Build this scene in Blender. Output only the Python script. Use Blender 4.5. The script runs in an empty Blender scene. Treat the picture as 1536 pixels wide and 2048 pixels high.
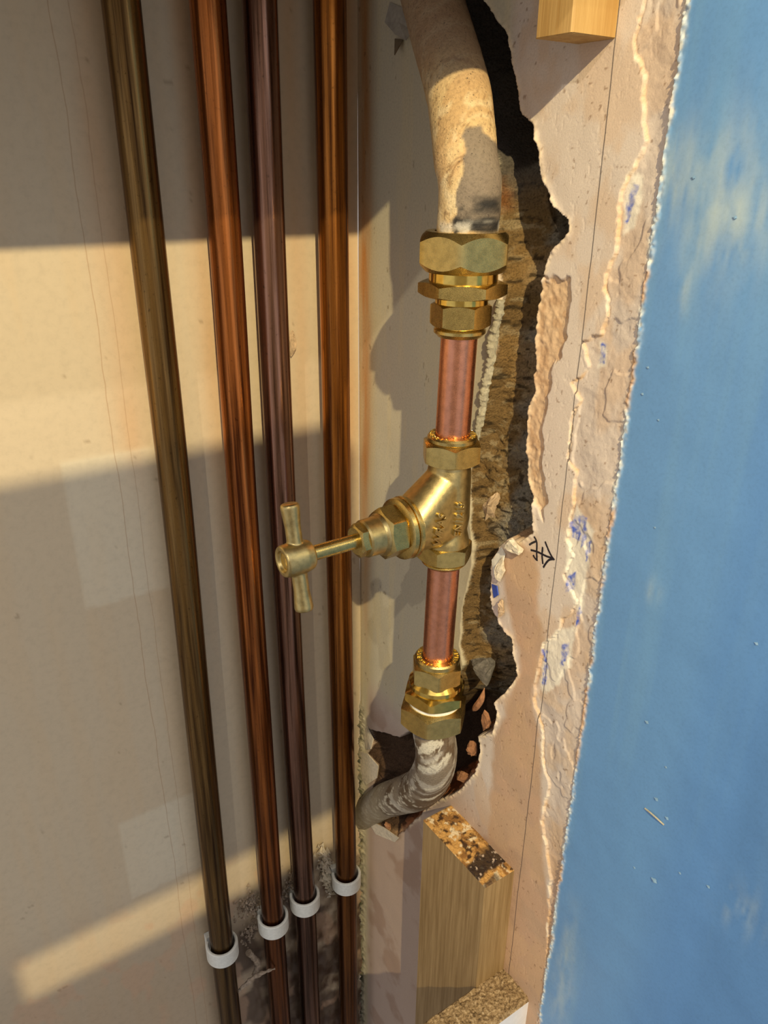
import bpy, math
import numpy as np
from mathutils import Vector, Matrix

# ------------------------------------------------------------------ measures (millimetres)
# The inside corner of the cupboard is the vertical line x=0, y=0. The back wall is the plane
# y=0 (x<0), the right wall is the plane x=0 (y<0). Everything is built in mm and scaled.
S = 0.001
ZOFF = 900.0
rng = np.random.default_rng(7)
F = 1538.0
VP = (735.0, 4430.0)
pitch = math.atan(F / math.hypot(VP[0] - 768, VP[1] - 1024))
roll = -math.atan((VP[0] - 768) / (VP[1] - 1024)) * -1.0
AZ = math.radians(56)
C = np.array([-225., -360., 0.])
_h = np.array([math.cos(AZ), math.sin(AZ), 0.])
_r = np.array([math.sin(AZ), -math.cos(AZ), 0.])
_z = np.array([0, 0, 1.])
FW = _h * math.cos(pitch) - _z * math.sin(pitch)
_u = _h * math.sin(pitch) + _z * math.cos(pitch)
for _s in (1, -1):
    R = _r * math.cos(_s * roll) + _u * math.sin(_s * roll)
    U = _u * math.cos(_s * roll) - _r * math.sin(_s * roll)
    if abs(768 + F * (-R[2]) / (-FW[2]) - VP[0]) < 3:
        break


def ray(px, py):
    return FW * F + R * (px - 768) - U * (py - 1024)


def RW(px, py, o=0.):
    d = ray(px, py)
    return C + (-o - C[0]) / d[0] * d


def BW(px, py, o=0.):
    d = ray(px, py)
    return C + (-o - C[1]) / d[1] * d


def W(p):
    return Vector((p[0] * S, p[1] * S, (p[2] + ZOFF) * S))


scn = bpy.context.scene
col = scn.collection

# ------------------------------------------------------------------ camera
cam = bpy.data.cameras.new('camera')
cam.sensor_fit = 'VERTICAL'
cam.sensor_height = 24.0
cam.lens = 24.0 * F / 2048.0
cam.clip_start = 0.02
cam.clip_end = 20
co = bpy.data.objects.new('camera', cam)
col.objects.link(co)
co.matrix_world = Matrix((
    (R[0], U[0], -FW[0], C[0] * S), (R[1], U[1], -FW[1], C[1] * S),
    (R[2], U[2], -FW[2], (C[2] + ZOFF) * S), (0, 0, 0, 1)))
scn.camera = co

# ------------------------------------------------------------------ world, lights, exposure
wd = bpy.data.worlds.new('world')
scn.world = wd
wd.use_nodes = True
wn = wd.node_tree
wn.nodes.clear()
wo = wn.nodes.new('ShaderNodeOutputWorld')
wb = wn.nodes.new('ShaderNodeBackground')
wr = wn.nodes.new('ShaderNodeValToRGB')
wx = wn.nodes.new('ShaderNodeSeparateXYZ')
wt = wn.nodes.new('ShaderNodeTexCoord')
wm = wn.nodes.new('ShaderNodeMapRange')
wn.links.new(wt.outputs['Generated'], wx.inputs[0])
wn.links.new(wx.outputs['Z'], wm.inputs['Value'])
wm.inputs['From Min'].default_value = -1
wn.links.new(wm.outputs[0], wr.inputs[0])
wr.color_ramp.elements[0].color = (0.11, 0.09, 0.075, 1)
wr.color_ramp.elements[1].color = (0.96, 0.97, 1.05, 1)
wn.links.new(wr.outputs[0], wb.inputs[0])
wb.inputs[1].default_value = 1.3
wn.links.new(wb.outputs[0], wo.inputs[0])


def lamp(name, pos, target, watts, color, radius, cone):
    l = bpy.data.lights.new(name, 'SPOT')
    l.energy = watts
    l.color = color
    l.shadow_soft_size = radius * S
    l.spot_size = math.radians(cone)
    l.spot_blend = 0.3
    o = bpy.data.objects.new(name, l)
    col.objects.link(o)
    o.location = W(pos)
    d = W(target) - W(pos)
    o.rotation_euler = d.to_track_quat('-Z', 'Y').to_euler()
    return o


LW = (-375., -900., 500.)
LM = (-530., -495., 346.)
lamp('warm_lamp', LW, (-60, 0, -200), 56.0, (1.0, 0.81, 0.46), 6, 75)
lamp('work_lamp', LM, (-20, -110, -200), 4.4, (1.0, 0.90, 0.76), 3, 110)

scn.view_settings.view_transform = 'Standard'
scn.view_settings.look = 'None'
scn.view_settings.gamma = 1
scn.view_settings.use_curve_mapping = False
scn.view_settings.exposure = 0.0

# ------------------------------------------------------------------ material helpers


def newmat(name):
    m = bpy.data.materials.new(name)
    m.use_nodes = True
    nt = m.node_tree
    b = nt.nodes['Principled BSDF']
    return m, nt, b


def nd(nt, t, **kw):
    n = nt.nodes.new(t)
    for k, v in kw.items():
        if k in n.inputs:
            n.inputs[k].default_value = v
        else:
            setattr(n, k, v)
    return n


def coords(nt, scale=(1, 1, 1)):
    g = nd(nt, 'ShaderNodeNewGeometry')
    mp = nd(nt, 'ShaderNodeMapping')
    mp.inputs['Scale'].default_value = [s * 1000 for s in scale]   # positions in mm
    nt.links.new(g.outputs['Position'], mp.inputs['Vector'])
    return mp.outputs['Vector']


def noise(nt, vec, scale, detail=4, rough=0.55, dist=0.0):
    n = nd(nt, 'ShaderNodeTexNoise')
    n.inputs['Scale'].default_value = scale
    n.inputs['Detail'].default_value = detail
    n.inputs['Roughness'].default_value = rough
    n.inputs['Distortion'].default_value = dist
    nt.links.new(vec, n.inputs['Vector'])
    return n.outputs['Fac']


def ramp(nt, fac, stops):
    r = nd(nt, 'ShaderNodeValToRGB')
    els = r.color_ramp.elements
    while len(els) < len(stops):
        els.new(0.5)
    for e, (p, c) in zip(els, stops):
        e.position = p
        e.color = (c[0], c[1], c[2], 1) if hasattr(c, '__len__') else (c, c, c, 1)
    nt.links.new(fac, r.inputs[0])
    return r.outputs[0]


def mix(nt, fac, a, b, mode='MIX'):
    m = nd(nt, 'ShaderNodeMix', data_type='RGBA', blend_type=mode)
    for sock, v in ((m.inputs[0], fac), (m.inputs[6], a), (m.inputs[7], b)):
        if isinstance(v, (int, float)):
            sock.default_value = v if sock.type == 'VALUE' else (v, v, v, 1)
        elif isinstance(v, tuple):
            sock.default_value = (v[0], v[1], v[2], 1)
        else:
            nt.links.new(v, sock)
    return m.outputs[2]


def bump(nt, b, h, strength, dist):
    n = nd(nt, 'ShaderNodeBump')
    n.inputs['Strength'].default_value = strength
    n.inputs['Distance'].default_value = dist * S
    nt.links.new(h, n.inputs['Height'])
    nt.links.new(n.outputs[0], b.inputs['Normal'])
    return n


def sp(b, rough=0.5, metal=0.0, spec=0.5):
    b.inputs['Roughness'].default_value = rough
    b.inputs['Metallic'].default_value = metal
    b.inputs['Specular IOR Level'].default_value = spec


def mat_simple(name, colr, rough=0.6, metal=0.0, var=0.15, nscale=0.4, bs=0.2, bd=0.3, spec=0.4, stretch=(1, 1, 1)):
    m, nt, b = newmat(name)
    sp(b, rough, metal, spec)
    v = coords(nt, stretch)
    f = noise(nt, v, nscale, 5)
    dark = tuple(c * (1 - var) for c in colr)
    lite = tuple(min(1, c * (1 + var)) for c in colr)
    c = ramp(nt, f, [(0.3, dark), (0.7, lite)])
    nt.links.new(c, b.inputs['Base Color'])
    if bs:
        bump(nt, b, noise(nt, v, nscale * 6, 4), bs, bd)
    return m


def mat_attr(name, rough=0.8, bs=0.5, bd=0.5, nscale=1.2, spec=0.25, var=0.12, metal=0.0, specks=None, extra=None):
    """colour from the mesh's own albedo attribute, with fine grain on top"""
    m, nt, b = newmat(name)
    sp(b, rough, metal, spec)
    a = nd(nt, 'ShaderNodeAttribute', attribute_name='albedo')
    v = coords(nt)
    f = noise(nt, v, nscale, 6, 0.65)
    c = mix(nt, 1.0, a.outputs['Color'], ramp(nt, f, [(0.25, 1 - var * 2), (0.5, 1.0), (0.78, 1 + var)]), 'MULTIPLY')
    if specks:
        sc, lo, hi, sc_col = specks
        f2 = noise(nt, v, sc, 2, 0.5)
        c = mix(nt, ramp(nt, f2, [(lo, 0.0), (hi, 1.0)]), c, sc_col)
    if extra:
        c = extra(nt, v, c)
    nt.links.new(c, b.inputs['Base Color'])
    bump(nt, b, f, bs, bd)
    return m


def brass_mat(name, base, rough, metal=1.0, grain=0.35, dull=0.5):
    m, nt, b = newmat(name)
    sp(b, rough, metal)
    v = coords(nt)
    f = noise(nt, v, 0.35, 4)
    g = noise(nt, v, 3.5, 3)
    d = tuple(c * dull for c in base)
    c = ramp(nt, f, [(0.25, d), (0.6, base)])
    nt.links.new(c, b.inputs['Base Color'])
    rr = ramp(nt, g, [(0.3, rough * 0.75), (0.7, min(1, rough * 1.3))])
    nt.links.new(rr, b.inputs['Roughness'])
    bump(nt, b, g, grain, 0.12)
    return m


def old_copper(name, base, tarnish, rough, low_dark=0.35):
    """aged tube: long vertical streaks of tarnish, spots, darker towards the foot"""
    m, nt, b = newmat(name)
    sp(b, rough, 0.92, 0.5)
    vs = coords(nt, (1, 1, 0.02))
    v = coords(nt)
    f = noise(nt, vs, 0.45, 5, 0.6)
    c = ramp(nt, f, [(0.34, tarnish), (0.62, base)])
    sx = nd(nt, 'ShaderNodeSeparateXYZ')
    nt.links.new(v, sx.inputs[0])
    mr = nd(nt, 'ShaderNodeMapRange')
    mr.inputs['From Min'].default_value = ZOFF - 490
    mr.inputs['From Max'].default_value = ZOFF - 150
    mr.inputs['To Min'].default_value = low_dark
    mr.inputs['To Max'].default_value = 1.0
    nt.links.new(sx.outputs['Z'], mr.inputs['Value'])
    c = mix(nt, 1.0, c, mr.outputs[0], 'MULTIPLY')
    f2 = noise(nt, v, 0.5, 6, 0.7)
    c = mix(nt, ramp(nt, f2, [(0.60, 0.0), (0.72, 0.75)]), c, tuple(t * 0.45 for t in tarnish))
    nt.links.new(c, b.inputs['Base Color'])
    rr = ramp(nt, f, [(0.3, rough * 1.5), (0.7, rough * 0.8)])
    nt.links.new(rr, b.inputs['Roughness'])
    bump(nt, b, f2, 0.12, 0.2)
    return m


def wood_mat(name, light, dark, axis_z=True, scale=0.5, rough=0.6):
    m, nt, b = newmat(name)
    sp(b, rough, 0, 0.3)
    v = coords(nt, (1, 1, 0.035) if axis_z else (1, 0.2, 1))
    f = noise(nt, v, scale, 5, 0.6, 0.4)
    f2 = noise(nt, v, scale * 4.0, 3, 0.6)
    c = ramp(nt, f, [(0.36, dark), (0.62, light)])
    c = mix(nt, ramp(nt, f2, [(0.45, 0.0), (0.62, 0.4)]), c, dark)
    nt.links.new(c, b.inputs['Base Color'])
    bump(nt, b, f2, 0.35, 0.3)
    return m


# ------------------------------------------------------------------ mesh helpers
ORG = {}


def tag(o, label=None, cat=None, group=None, kind=None):
    if label:
        o['label'] = label
    if cat:
        o['category'] = cat
    if group:
        o['group'] = group
    if kind:
        o['kind'] = kind
    return o


def empty(name, pos, label=None, cat=None, group=None, kind=None):
    o = bpy.data.objects.new(name, None)
    o.empty_display_size = 0.01
    col.objects.link(o)
    o.location = W(pos)
    ORG[o.name] = np.array(pos, float)
    return tag(o, label, cat, group, kind)


def mk(name, v, f, mat, parent=None, smooth=True, angle=35, cols=None, mats=None):
    v = np.asarray(v, float)
    if parent is not None:
        org = ORG[parent.name]
    else:
        org = np.array([(v[:, 0].min() + v[:, 0].max()) / 2, (v[:, 1].min() + v[:, 1].max()) / 2, v[:, 2].min()])
    me = bpy.data.meshes.new(name)
    loc = (v - org) * S
    if isinstance(f, np.ndarray):
        n = f.shape[1]
        me.vertices.add(len(v))
        me.vertices.foreach_set('co', loc.astype(np.float32).ravel())
        me.loops.add(f.size)
        me.loops.foreach_set('vertex_index', f.astype(np.int32).ravel())
        me.polygons.add(len(f))
        me.polygons.foreach_set('loop_start', np.arange(0, f.size, n, dtype=np.int32))
        me.update(calc_edges=True)
    else:
        me.from_pydata([tuple(a) for a in loc], [], [tuple(int(i) for i in a) for a in f])
        me.update()
    me.polygons.foreach_set('use_smooth', [bool(smooth)] * len(me.polygons))
    if smooth and angle:
        me.set_sharp_from_angle(angle=math.radians(angle))
    if cols is not None:
        ca = me.color_attributes.new('albedo', 'FLOAT_COLOR', 'POINT')
        cc = np.ones((len(v), 4), np.float32)
        cc[:, :3] = cols
        ca.data.foreach_set('color', cc.ravel())
    me.materials.append(mat)
    o = bpy.data.objects.new(name, me)
    col.objects.link(o)
    if parent is not None:
        o.parent = parent
    else:
        o.location = W(org)
    ORG[o.name] = org
    return o


def frames(P):
    P = np.asarray(P, float)
    T = np.gradient(P, axis=0)
    T /= np.linalg.norm(T, axis=1)[:, None]
    ref = np.array([1., 0, 0]) if abs(T[0][0]) < 0.8 else np.array([0, 1., 0])
    N = ref - T[0] * (ref @ T[0])
    N /= np.linalg.norm(N)
    Ns, Bs = [], []
    for t in T:
        N = N - t * (N @ t)
        N /= np.linalg.norm(N)
        Ns.append(N)
        Bs.append(np.cross(t, N))
    return T, np.array(Ns), np.array(Bs)


def smooth_path(P, n=40):
    P = np.asarray(P, float)
    out = []
    Q = np.vstack([2 * P[0] - P[1], P, 2 * P[-1] - P[-2]])
    seg = len(P) - 1
    for i in range(seg):
        a, b, c, d = Q[i], Q[i + 1], Q[i + 2], Q[i + 3]
        for t in np.linspace(0, 1, max(2, n // seg), endpoint=False):
            out.append(0.5 * ((2 * b) + (-a + c) * t + (2 * a - 5 * b + 4 * c - d) * t * t + (-a + 3 * b - 3 * c + d) * t ** 3))
    out.append(P[-1])
    return np.array(out)


def tube(P, rad, n=32, cap=True, jitter=None):
    P = np.asarray(P, float)
    rad = np.broadcast_to(np.asarray(rad, float), (len(P),))
    T, N, B = frames(P)
    th = np.linspace(0, 2 * math.pi, n, endpoint=False)
    rr = rad[:, None] * np.ones((1, n))
    if jitter is not None:
        rr = rr + jitter(np.arange(len(P))[:, None] * np.ones((1, n)), th[None, :] * np.ones((len(P), 1)))
    V = P[:, None, :] + rr[..., None] * (np.cos(th)[None, :, None] * N[:, None, :] + np.sin(th)[None, :, None] * B[:, None, :])
    V = V.reshape(-1, 3)
    f = []
    for i in range(len(P) - 1):
        for j in range(n):
            k = (j + 1) % n
            f.append((i * n + j, i * n + k, (i + 1) * n + k, (i + 1) * n + j))
    if cap:
        f.append(tuple(range(n))[::-1])
        f.append(tuple((len(P) - 1) * n + j for j in range(n)))
    return V, f


def axis_frame(d):
    d = np.asarray(d, float)
    d = d / np.linalg.norm(d)
    ref = np.array([0, 0, 1.]) if abs(d[2]) < 0.8 else np.array([1., 0, 0])
    a = ref - d * (ref @ d)
    a /= np.linalg.norm(a)
    return d, a, np.cross(d, a)


def lathe(org, d, prof, n=48):
    """closed profile [(t, r)...] turned around the axis"""
    d, a, b = axis_frame(d)
    org = np.asarray(org, float)
    th = np.linspace(0, 2 * math.pi, n, endpoint=False)
    V = []
    for t, r in prof:
        for q in th:
            V.append(org + d * t + r * (a * math.cos(q) + b * math.sin(q)))
    f = []
    m = len(prof)
    for i in range(m - 1):
        for j in range(n):
            k = (j + 1) % n
            f.append((i * n + j, i * n + k, (i + 1) * n + k, (i + 1) * n + j))
    if prof[0][1] > 1e-6 and prof[0] != prof[-1]:
        f.append(tuple(range(n))[::-1])
    if prof[-1][1] > 1e-6 and prof[0] != prof[-1]:
        f.append(tuple((m - 1) * n + j for j in range(n)))
    return np.array(V), f


def nut(org, d, h, af, bore, rot=0.0, ch0=1.0, ch1=1.0, k=0.577, n=96, refdir=None):
    """hexagon nut with conical chamfers; rot: direction (radians) of one corner from refdir"""
    d, a, b = axis_frame(d)
    if refdir is not None:
        a = np.asarray(refdir, float)
        a = a - d * (a @ d)
        a /= np.linalg.norm(a)
        b = np.cross(d, a)
    org = np.asarray(org, float)
    V = []
    r_in = af / 2
    for j in range(n):
        q = 2 * math.pi * j / n
        loc = ((q - rot + math.pi / 6) % (math.pi / 3)) - math.pi / 6   # 0 at a corner
        ang = math.pi / 6 - abs(loc)
        rh = r_in / math.cos(ang)
        rh = min(rh, r_in / math.cos(math.pi / 6) * 0.992)
        z0 = max(0, (rh - (r_in - ch0 * 0.6)) * k) if ch0 else 0
        z1 = h - (max(0, (rh - (r_in - ch1 * 0.6)) * k) if ch1 else 0)
        e = a * math.cos(q) + b * math.sin(q)
        rc0 = r_in - 0.6 * ch0 if ch0 else rh
        rc1 = r_in - 0.6 * ch1 if ch1 else rh
        for (t, r) in ((0, bore), (0, rc0), (z0, rh), (z1, rh), (h, rc1), (h, bore)):
            V.append(org + d * t + e * r)
    f = []
    m = 6
    for j in range(n):
        g = (j + 1) % n
        for i in range(m):
            l = (i + 1) % m
            f.append((j * m + i, g * m + i, g * m + l, j * m + l))
    return np.array(V), f


def box(x0, x1, y0, y1, z0, z1):
    v = [(x, y, z) for x in (x0, x1) for y in (y0, y1) for z in (z0, z1)]
    f = [(0, 1, 3, 2), (4, 6, 7, 5), (0, 4, 5, 1), (2, 3, 7, 6), (0, 2, 6, 4), (1, 5, 7, 3)]
    return np.array(v, float), f


def join(parts):
    V, Fc, n = [], [], 0
    for v, f in parts:
        V.append(np.asarray(v, float))
        Fc += [tuple(int(i) + n for i in q) for q in f]
        n += len(v)
    return np.vstack(V), Fc


# value noise on numpy arrays
def _lat(seed):
    L = np.random.default_rng(seed).random((257, 257))
    L[256] = L[0]
    L[:, 256] = L[:, 0]
    return L


_L = {}


def vnoise(a, b, seed=0):
    if seed not in _L:
        _L[seed] = _lat(seed)
    L = _L[seed]
    ia, ib = np.floor(a), np.floor(b)
    fa, fb = a - ia, b - ib
    ia = ia.astype(int) % 256
    ib = ib.astype(int) % 256
    fa = fa * fa * (3 - 2 * fa)
    fb = fb * fb * (3 - 2 * fb)
    return (L[ia, ib] * (1 - fa) + L[ia + 1, ib] * fa) * (1 - fb) + (L[ia, ib + 1] * (1 - fa) + L[ia + 1, ib + 1] * fa) * fb


def fbm(a, b, scale, seed=0, octs=4, gain=0.5):
    v = np.zeros_like(a)
    amp, tot = 1.0, 0.0
    for i in range(octs):
        v += amp * vnoise(a / scale * 2 ** i + 13.7 * i, b / scale * 2 ** i + 5.1 * i, seed + i)
        tot += amp
        amp *= gain
    return v / tot - 0.5


def ss(x, e0, e1):
    t = np.clip((x - e0) / (e1 - e0), 0, 1)
    return t * t * (3 - 2 * t)


def sdf(poly, X, Y):
    """signed distance, positive inside"""
    p = np.asarray(poly, float)
    best = np.full(X.shape, 1e18)
    ins = np.zeros(X.shape, bool)
    n = len(p)
    for i in range(n):
        ax, ay = p[i]
        bx, by = p[(i + 1) % n]
        ex, ey = bx - ax, by - ay
        L2 = ex * ex + ey * ey + 1e-12
        t = np.clip(((X - ax) * ex + (Y - ay) * ey) / L2, 0, 1)
        d = (X - ax - t * ex) ** 2 + (Y - ay - t * ey) ** 2
        best = np.minimum(best, d)
        if abs(ey) > 1e-12:
            c = ((ay > Y) != (by > Y)) & (X < (bx - ax) * (Y - ay) / (by - ay) + ax)
            ins ^= c
    return np.sqrt(best) * np.where(ins, 1, -1)


def dline(pts, X, Y):
    best = np.full(X.shape, 1e18)
    for i in range(len(pts) - 1):
        ax, ay = pts[i]
        bx, by = pts[i + 1]
        ex, ey = bx - ax, by - ay
        t = np.clip(((X - ax) * ex + (Y - ay) * ey) / (ex * ex + ey * ey + 1e-12), 0, 1)
        best = np.minimum(best, (X - ax - t * ex) ** 2 + (Y - ay - t * ey) ** 2)
    return np.sqrt(best)


def onright(px):
    """outline on the right wall in wall measures (distance from corner, height)"""
    out = []
    for q in px:
        p = RW(*q)
        out.append((-p[1], p[2]))
    return out


def srgb(r, g, b):
    return np.array([((c / 255 + 0.055) / 1.055) ** 2.4 if c > 10 else c / 255 / 12.92 for c in (r, g, b)])


# ------------------------------------------------------------------ SETTING: right wall
HOLE = onright([(965, -160), (967, 0), (1000, 52), (1014, 70), (1023, 112), (1035, 174), (1038, 223), (1066, 251), (1075, 297),
                (1082, 349), (1101, 401), (1115, 422), (1136, 440), (1136, 464), (1101, 506), (1085, 551), (1075, 593), (1068, 663),
                (1066, 700), (1068, 740), (1062, 750), (1067, 783), (1054, 815), (1048, 891), (1051, 955), (1064, 993), (1067, 1065),
                (1040, 1085), (1016, 1078), (1000, 1094), (984, 1126), (984, 1167), (984, 1218), (1005, 1261), (1022, 1278),
                (1034, 1352), (1018, 1376), (988, 1403), (995, 1430), (985, 1464), (957, 1471), (961, 1505), (951, 1545), (917, 1582),
                (863, 1606), (832, 1640), (795, 1674), (768, 1660), (734, 1637), (722, 1615), (738, 1590), (754, 1549), (756, 1530),
                (734, 1506), (744, 1491), (734, 1457), (800, 1475), (850, 1440), (900, 1380), (925, 1330), (918, 1290), (925, 1200),
                (940, 1150), (945, 1100), (940, 1040), (938, 960), (950, 860), (961, 846), (970, 769), (987, 704), (993, 640),
                (1000, 600), (1000, 520), (990, 455), (985, 330), (950, 250), (890, 100), (850, 0), (830, -160)])
# ragged scraped line where the outer plaster skin has broken away
RAG = onright([(1290, -120), (1283, 15), (1262, 90), (1288, 150), (1283, 240), (1291, 285), (1262, 340), (1243, 380), (1233, 440), (1231, 500),
               (1212, 545), (1203, 580), (1217, 600), (1210, 640), (1200, 668), (1163, 682), (1178, 735), (1140, 765), (1158, 800), (1142, 830),
               (1134, 920), (1152, 945), (1147, 1010), (1133, 1080), (1143, 1110), (1125, 1150), (1152, 1200), (1150, 1215),
               (1122, 1240), (1118, 1262), (1086, 1285), (1082, 1300), (1064, 1395), (1086, 1465), (1083, 1520), (1098, 1570), (1082, 1640), (1092, 1700),
               (1100, 1760), (1095, 1850), (1085, 2100), (1070, 2400)])
RAGSIDE = RAG + [(400, -900), (400, 200)]

ga = np.unique(np.concatenate([np.arange(0, 20, 0.7), np.arange(20, 90, 0.6), np.arange(90, 190, 0.42), np.arange(190, 345, 1.3), [345.]]))
gz = np.unique(np.concatenate([np.arange(-760, -470, 1.2), np.arange(-470, 75, 0.5), np.arange(75, 121, 3.0)]))
A, Zg = np.meshgrid(ga, gz, indexing='ij')
wob = fbm(A, Zg, 6, 3, 4) * 3.0
sh = sdf(HOLE, A + fbm(A, Zg, 5, 40) * 2.0, Zg + fbm(A, Zg, 5, 50) * 2.0)
# left / right limits of the hole per height, for the slope of its floor
zs = gz
inside0 = sdf(HOLE, A, Zg) > 0
aL = np.array([ga[np.argmax(r)] if r.any() else np.nan for r in inside0.T])
aR = np.array([ga[len(ga) - 1 - np.argmax(r[::-1])] if r.any() else np.nan for r in inside0.T])
ok = ~np.isnan(aL)
aL = np.interp(zs, zs[ok], aL[ok])
aR = np.interp(zs, zs[ok], aR[ok])
ker = np.ones(61) / 61
aLs = np.convolve(np.pad(aL, 30, mode='edge'), ker, 'valid')[None, :]
aRs = np.convolve(np.pad(aR, 30, mode='edge'), ker, 'valid')[None, :]
tt = np.clip((A - aLs) / np.maximum(aRs - aLs, 4), 0, 1)
Dz = np.interp(Zg, [-420, -330, -300, -240, -180, -150, -100, -60, -20, 10, 80], [30, 40, 42, 24, 16, 17, 19, 21, 25, 30, 32])
sh_low = ss(-Zg, 255, 290)
slope = np.where(tt < 0.62, (tt / 0.62) ** 0.75, 1.0) * (1 - sh_low) + sh_low
rough_h = fbm(A + Zg * 0.35, Zg - A * 0.5, 15, 11, 5, 0.62) * 15 + np.abs(fbm(A - Zg * 0.4, Zg + A * 0.6, 7, 21, 4, 0.6)) * 9 + fbm(A, Zg, 2.0, 31, 2) * 1.6
slope = slope * (1 - ss(-Zg, 300, 315) * (1 - ss(A, 30, 62)) * 0.8)
depth = (3 + (Dz - 3) * slope + rough_h * (0.45 + 0.3 * slope))
rimw = ss(-Zg, 268, 285) * ss(tt + ss(-Zg, 350, 372), 0.45, 0.6)
cliff = ss(sh, -0.25, 1.1) * (0.45 - 0.37 * rimw) + ss(sh + fbm(A, Zg, 7, 38, 3) * 9 * rimw, 0.5, 4.0 + 9 * rimw) * (0.55 + 0.37 * rimw)
depth = np.maximum(depth, 1.0) * cliff
# surface relief outside of the hole
rs = sdf(RAGSIDE, A + fbm(A, Zg, 4, 60) * 2.2 + fbm(A, Zg, 1.6, 62, 2) * 1.4, Zg + fbm(A, Zg, 4, 70) * 2.2)      # + = scraped side
skin = -ss(rs, -0.2, 0.35) * 1.2                                               # the scraped side lies deeper
skin = skin + ss(rs, 2.0, 14.0) * 0.9
skin *= ss(A, 110, 130)
BL = 184.3 + fbm(A, Zg, 3.0, 80, 3) * 2.2 - 3.0 * ss(-Zg, 370, 440) * fbm(A, Zg, 25, 82) * 2
blue = ss(A - BL, -0.3, 0.5)
crumb = np.exp(-((A - BL - 0.5 - fbm(A, Zg, 9, 84) * 1.5) / 1.15) ** 2)
rel = skin * (1 - blue) + blue * 0.5 + crumb * (0.35 + fbm(A, Zg, 1.0, 83, 2) * 1.5)
rel += fbm(A, Zg, 30, 90, 3) * 1.0 * ss(A, 5, 30)
# sandy exposed undercoat beside the hole (its own lower step)
SAND = onright([(1136, 560), (1140, 590), (1136, 640), (1125, 690), (1100, 760), (1085, 860), (1087, 950), (1092, 1000), (1084, 1040), (1066, 1010),
                (1040, 955), (1040, 890), (1044, 815), (1060, 783), (1055, 740), (1060, 640), (1068, 590), (1085, 552)])
sand = ss(sdf(SAND, A + fbm(A, Zg, 5, 100) * 4, Zg + fbm(A, Zg, 6, 104) * 7), -0.4, 0.8)
rel -= sand * (1.5 + fbm(A, Zg, 2.2, 101, 3) * 1.0)
BROWN = onright([(1000, 1120), (1040, 1090), (1066, 1100), (1078, 1150), (1075, 1230), (1092, 1290), (1078, 1330), (1064, 1400), (1080, 1470), (1085, 1700),
                 (1110, 1900), (1090, 2200), (960, 2200), (985, 1480), (1040, 1340)])
brown = ss(sdf(BROWN, A + fbm(A, Zg, 9, 110) * 5, Zg + fbm(A, Zg, 9, 112) * 5), -2.5, 2.5)
lip = np.exp(-(np.minimum(sh, 0) / 1.6) ** 2) * (A > 60) * np.maximum(ss(tt, 0.4, 0.6), ss(Zg, -120, -100))
rel += lip * (0.6 + fbm(A, Zg, 2.2, 120, 3) * 1.8)
# chipped wavy skin flakes on the scraped side
fl = fbm(A, Zg * 0.6, 12, 130, 3)
rel += ss(fl, 0.05, 0.07) * 0.5 * ss(rs, 0, 1) * (1 - blue)
rel += fbm(A, Zg, 3.5, 136, 3) * 0.5 * ss(rs, 0, 2) * (1 - blue)
scr = np.abs(fbm(A + Zg * 0.5, Zg * 0.25 - A, 6, 138, 3))
rel -= (1 - ss(scr, 0.0, 0.012)) * 0.16 * ss(A, 100, 115) * (1 - blue)
# grubby foot of the corner
foot = np.exp(-(A / 4.5) ** 2) * ss(-Zg, 325, 350)
rel += foot * (1.6 + fbm(A, Zg, 2.5, 140, 4, 0.6) * 5)
xs = -rel + 0.0
xs = np.where(depth > 0.02, -rel * (1 - cliff) + depth, -rel)
xs[:, :] = xs
VX = np.stack([xs, -A, Zg], -1).reshape(-1, 3)

# albedo ---------------------------------------------------------------
cream = srgb(193, 184, 158)
pink = srgb(207, 193, 178)
grey = srgb(202, 188, 174)
tan = srgb(205, 175, 140)
brn = srgb(178, 145, 114)
mort = srgb(122, 98, 62)
mgrey = srgb(134, 128, 114)
white = srgb(232, 226, 208)
bluec = srgb(98, 144, 192)
blueink = srgb(70, 98, 190)


def blend(c, m, c2):
    m = np.clip(m, 0, 1)[..., None]
    return c * (1 - m) + np.asarray(c2) * m


colr = np.ones(A.shape + (3,)) * cream
colr = blend(colr, ss(fbm(A, Zg * 0.12, 5, 200, 4), -0.02, 0.16) * 0.35, srgb(205, 190, 150))
stain = np.exp(-((A - 6) / 6.0) ** 2) * (0.75 + fbm(A, Zg * 0.15, 4, 205) * 1.2) * ss(Zg, -330, -150)
colr = blend(colr, stain * 0.95, srgb(186, 130, 72))
colr = blend(colr, ss(fbm(A * 1.4, Zg * 0.5, 3.0, 210, 3), 0.31, 0.36) * 0.5, srgb(110, 86, 50))
right = ss(A, 85, 100) * (1 - ss(-Zg, 1e5, 2e5))
colr = blend(colr, np.maximum(ss(A, 104, 112), ss(-Zg, 300, 330) * ss(A, 6, 12)), pink)
low = ss(-Zg, 300, 345) * ss(A, 6, 14) * (1 - ss(A, 150, 170))
colr = blend(colr, low * 0.75, srgb(168, 142, 122))
colr = blend(colr, low * ss(fbm(A, Zg, 22, 215, 4), 0.0, 0.15) * 0.5, srgb(148, 116, 92))
colr = blend(colr, ss(rs, 0.2, 6) * (A > 110), grey)
colr = blend(colr, ss(-Zg, 60, 160) * ss(rs, 0, 4) * ss(fbm(A, Zg, 14, 218), -0.05, 0.15) * 0.45, srgb(205, 176, 140))
colr = blend(colr, brown * 0.85, brn)
colr = blend(colr, brown * ss(fbm(A, Zg, 14, 220, 4), -0.03, 0.15) * 0.5, srgb(196, 160, 130))
colr = blend(colr, ss(-Zg, 290, 330) * ss(rs, 0, 2) * (1 - blue) * 0.7, srgb(188, 152, 118))
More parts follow.
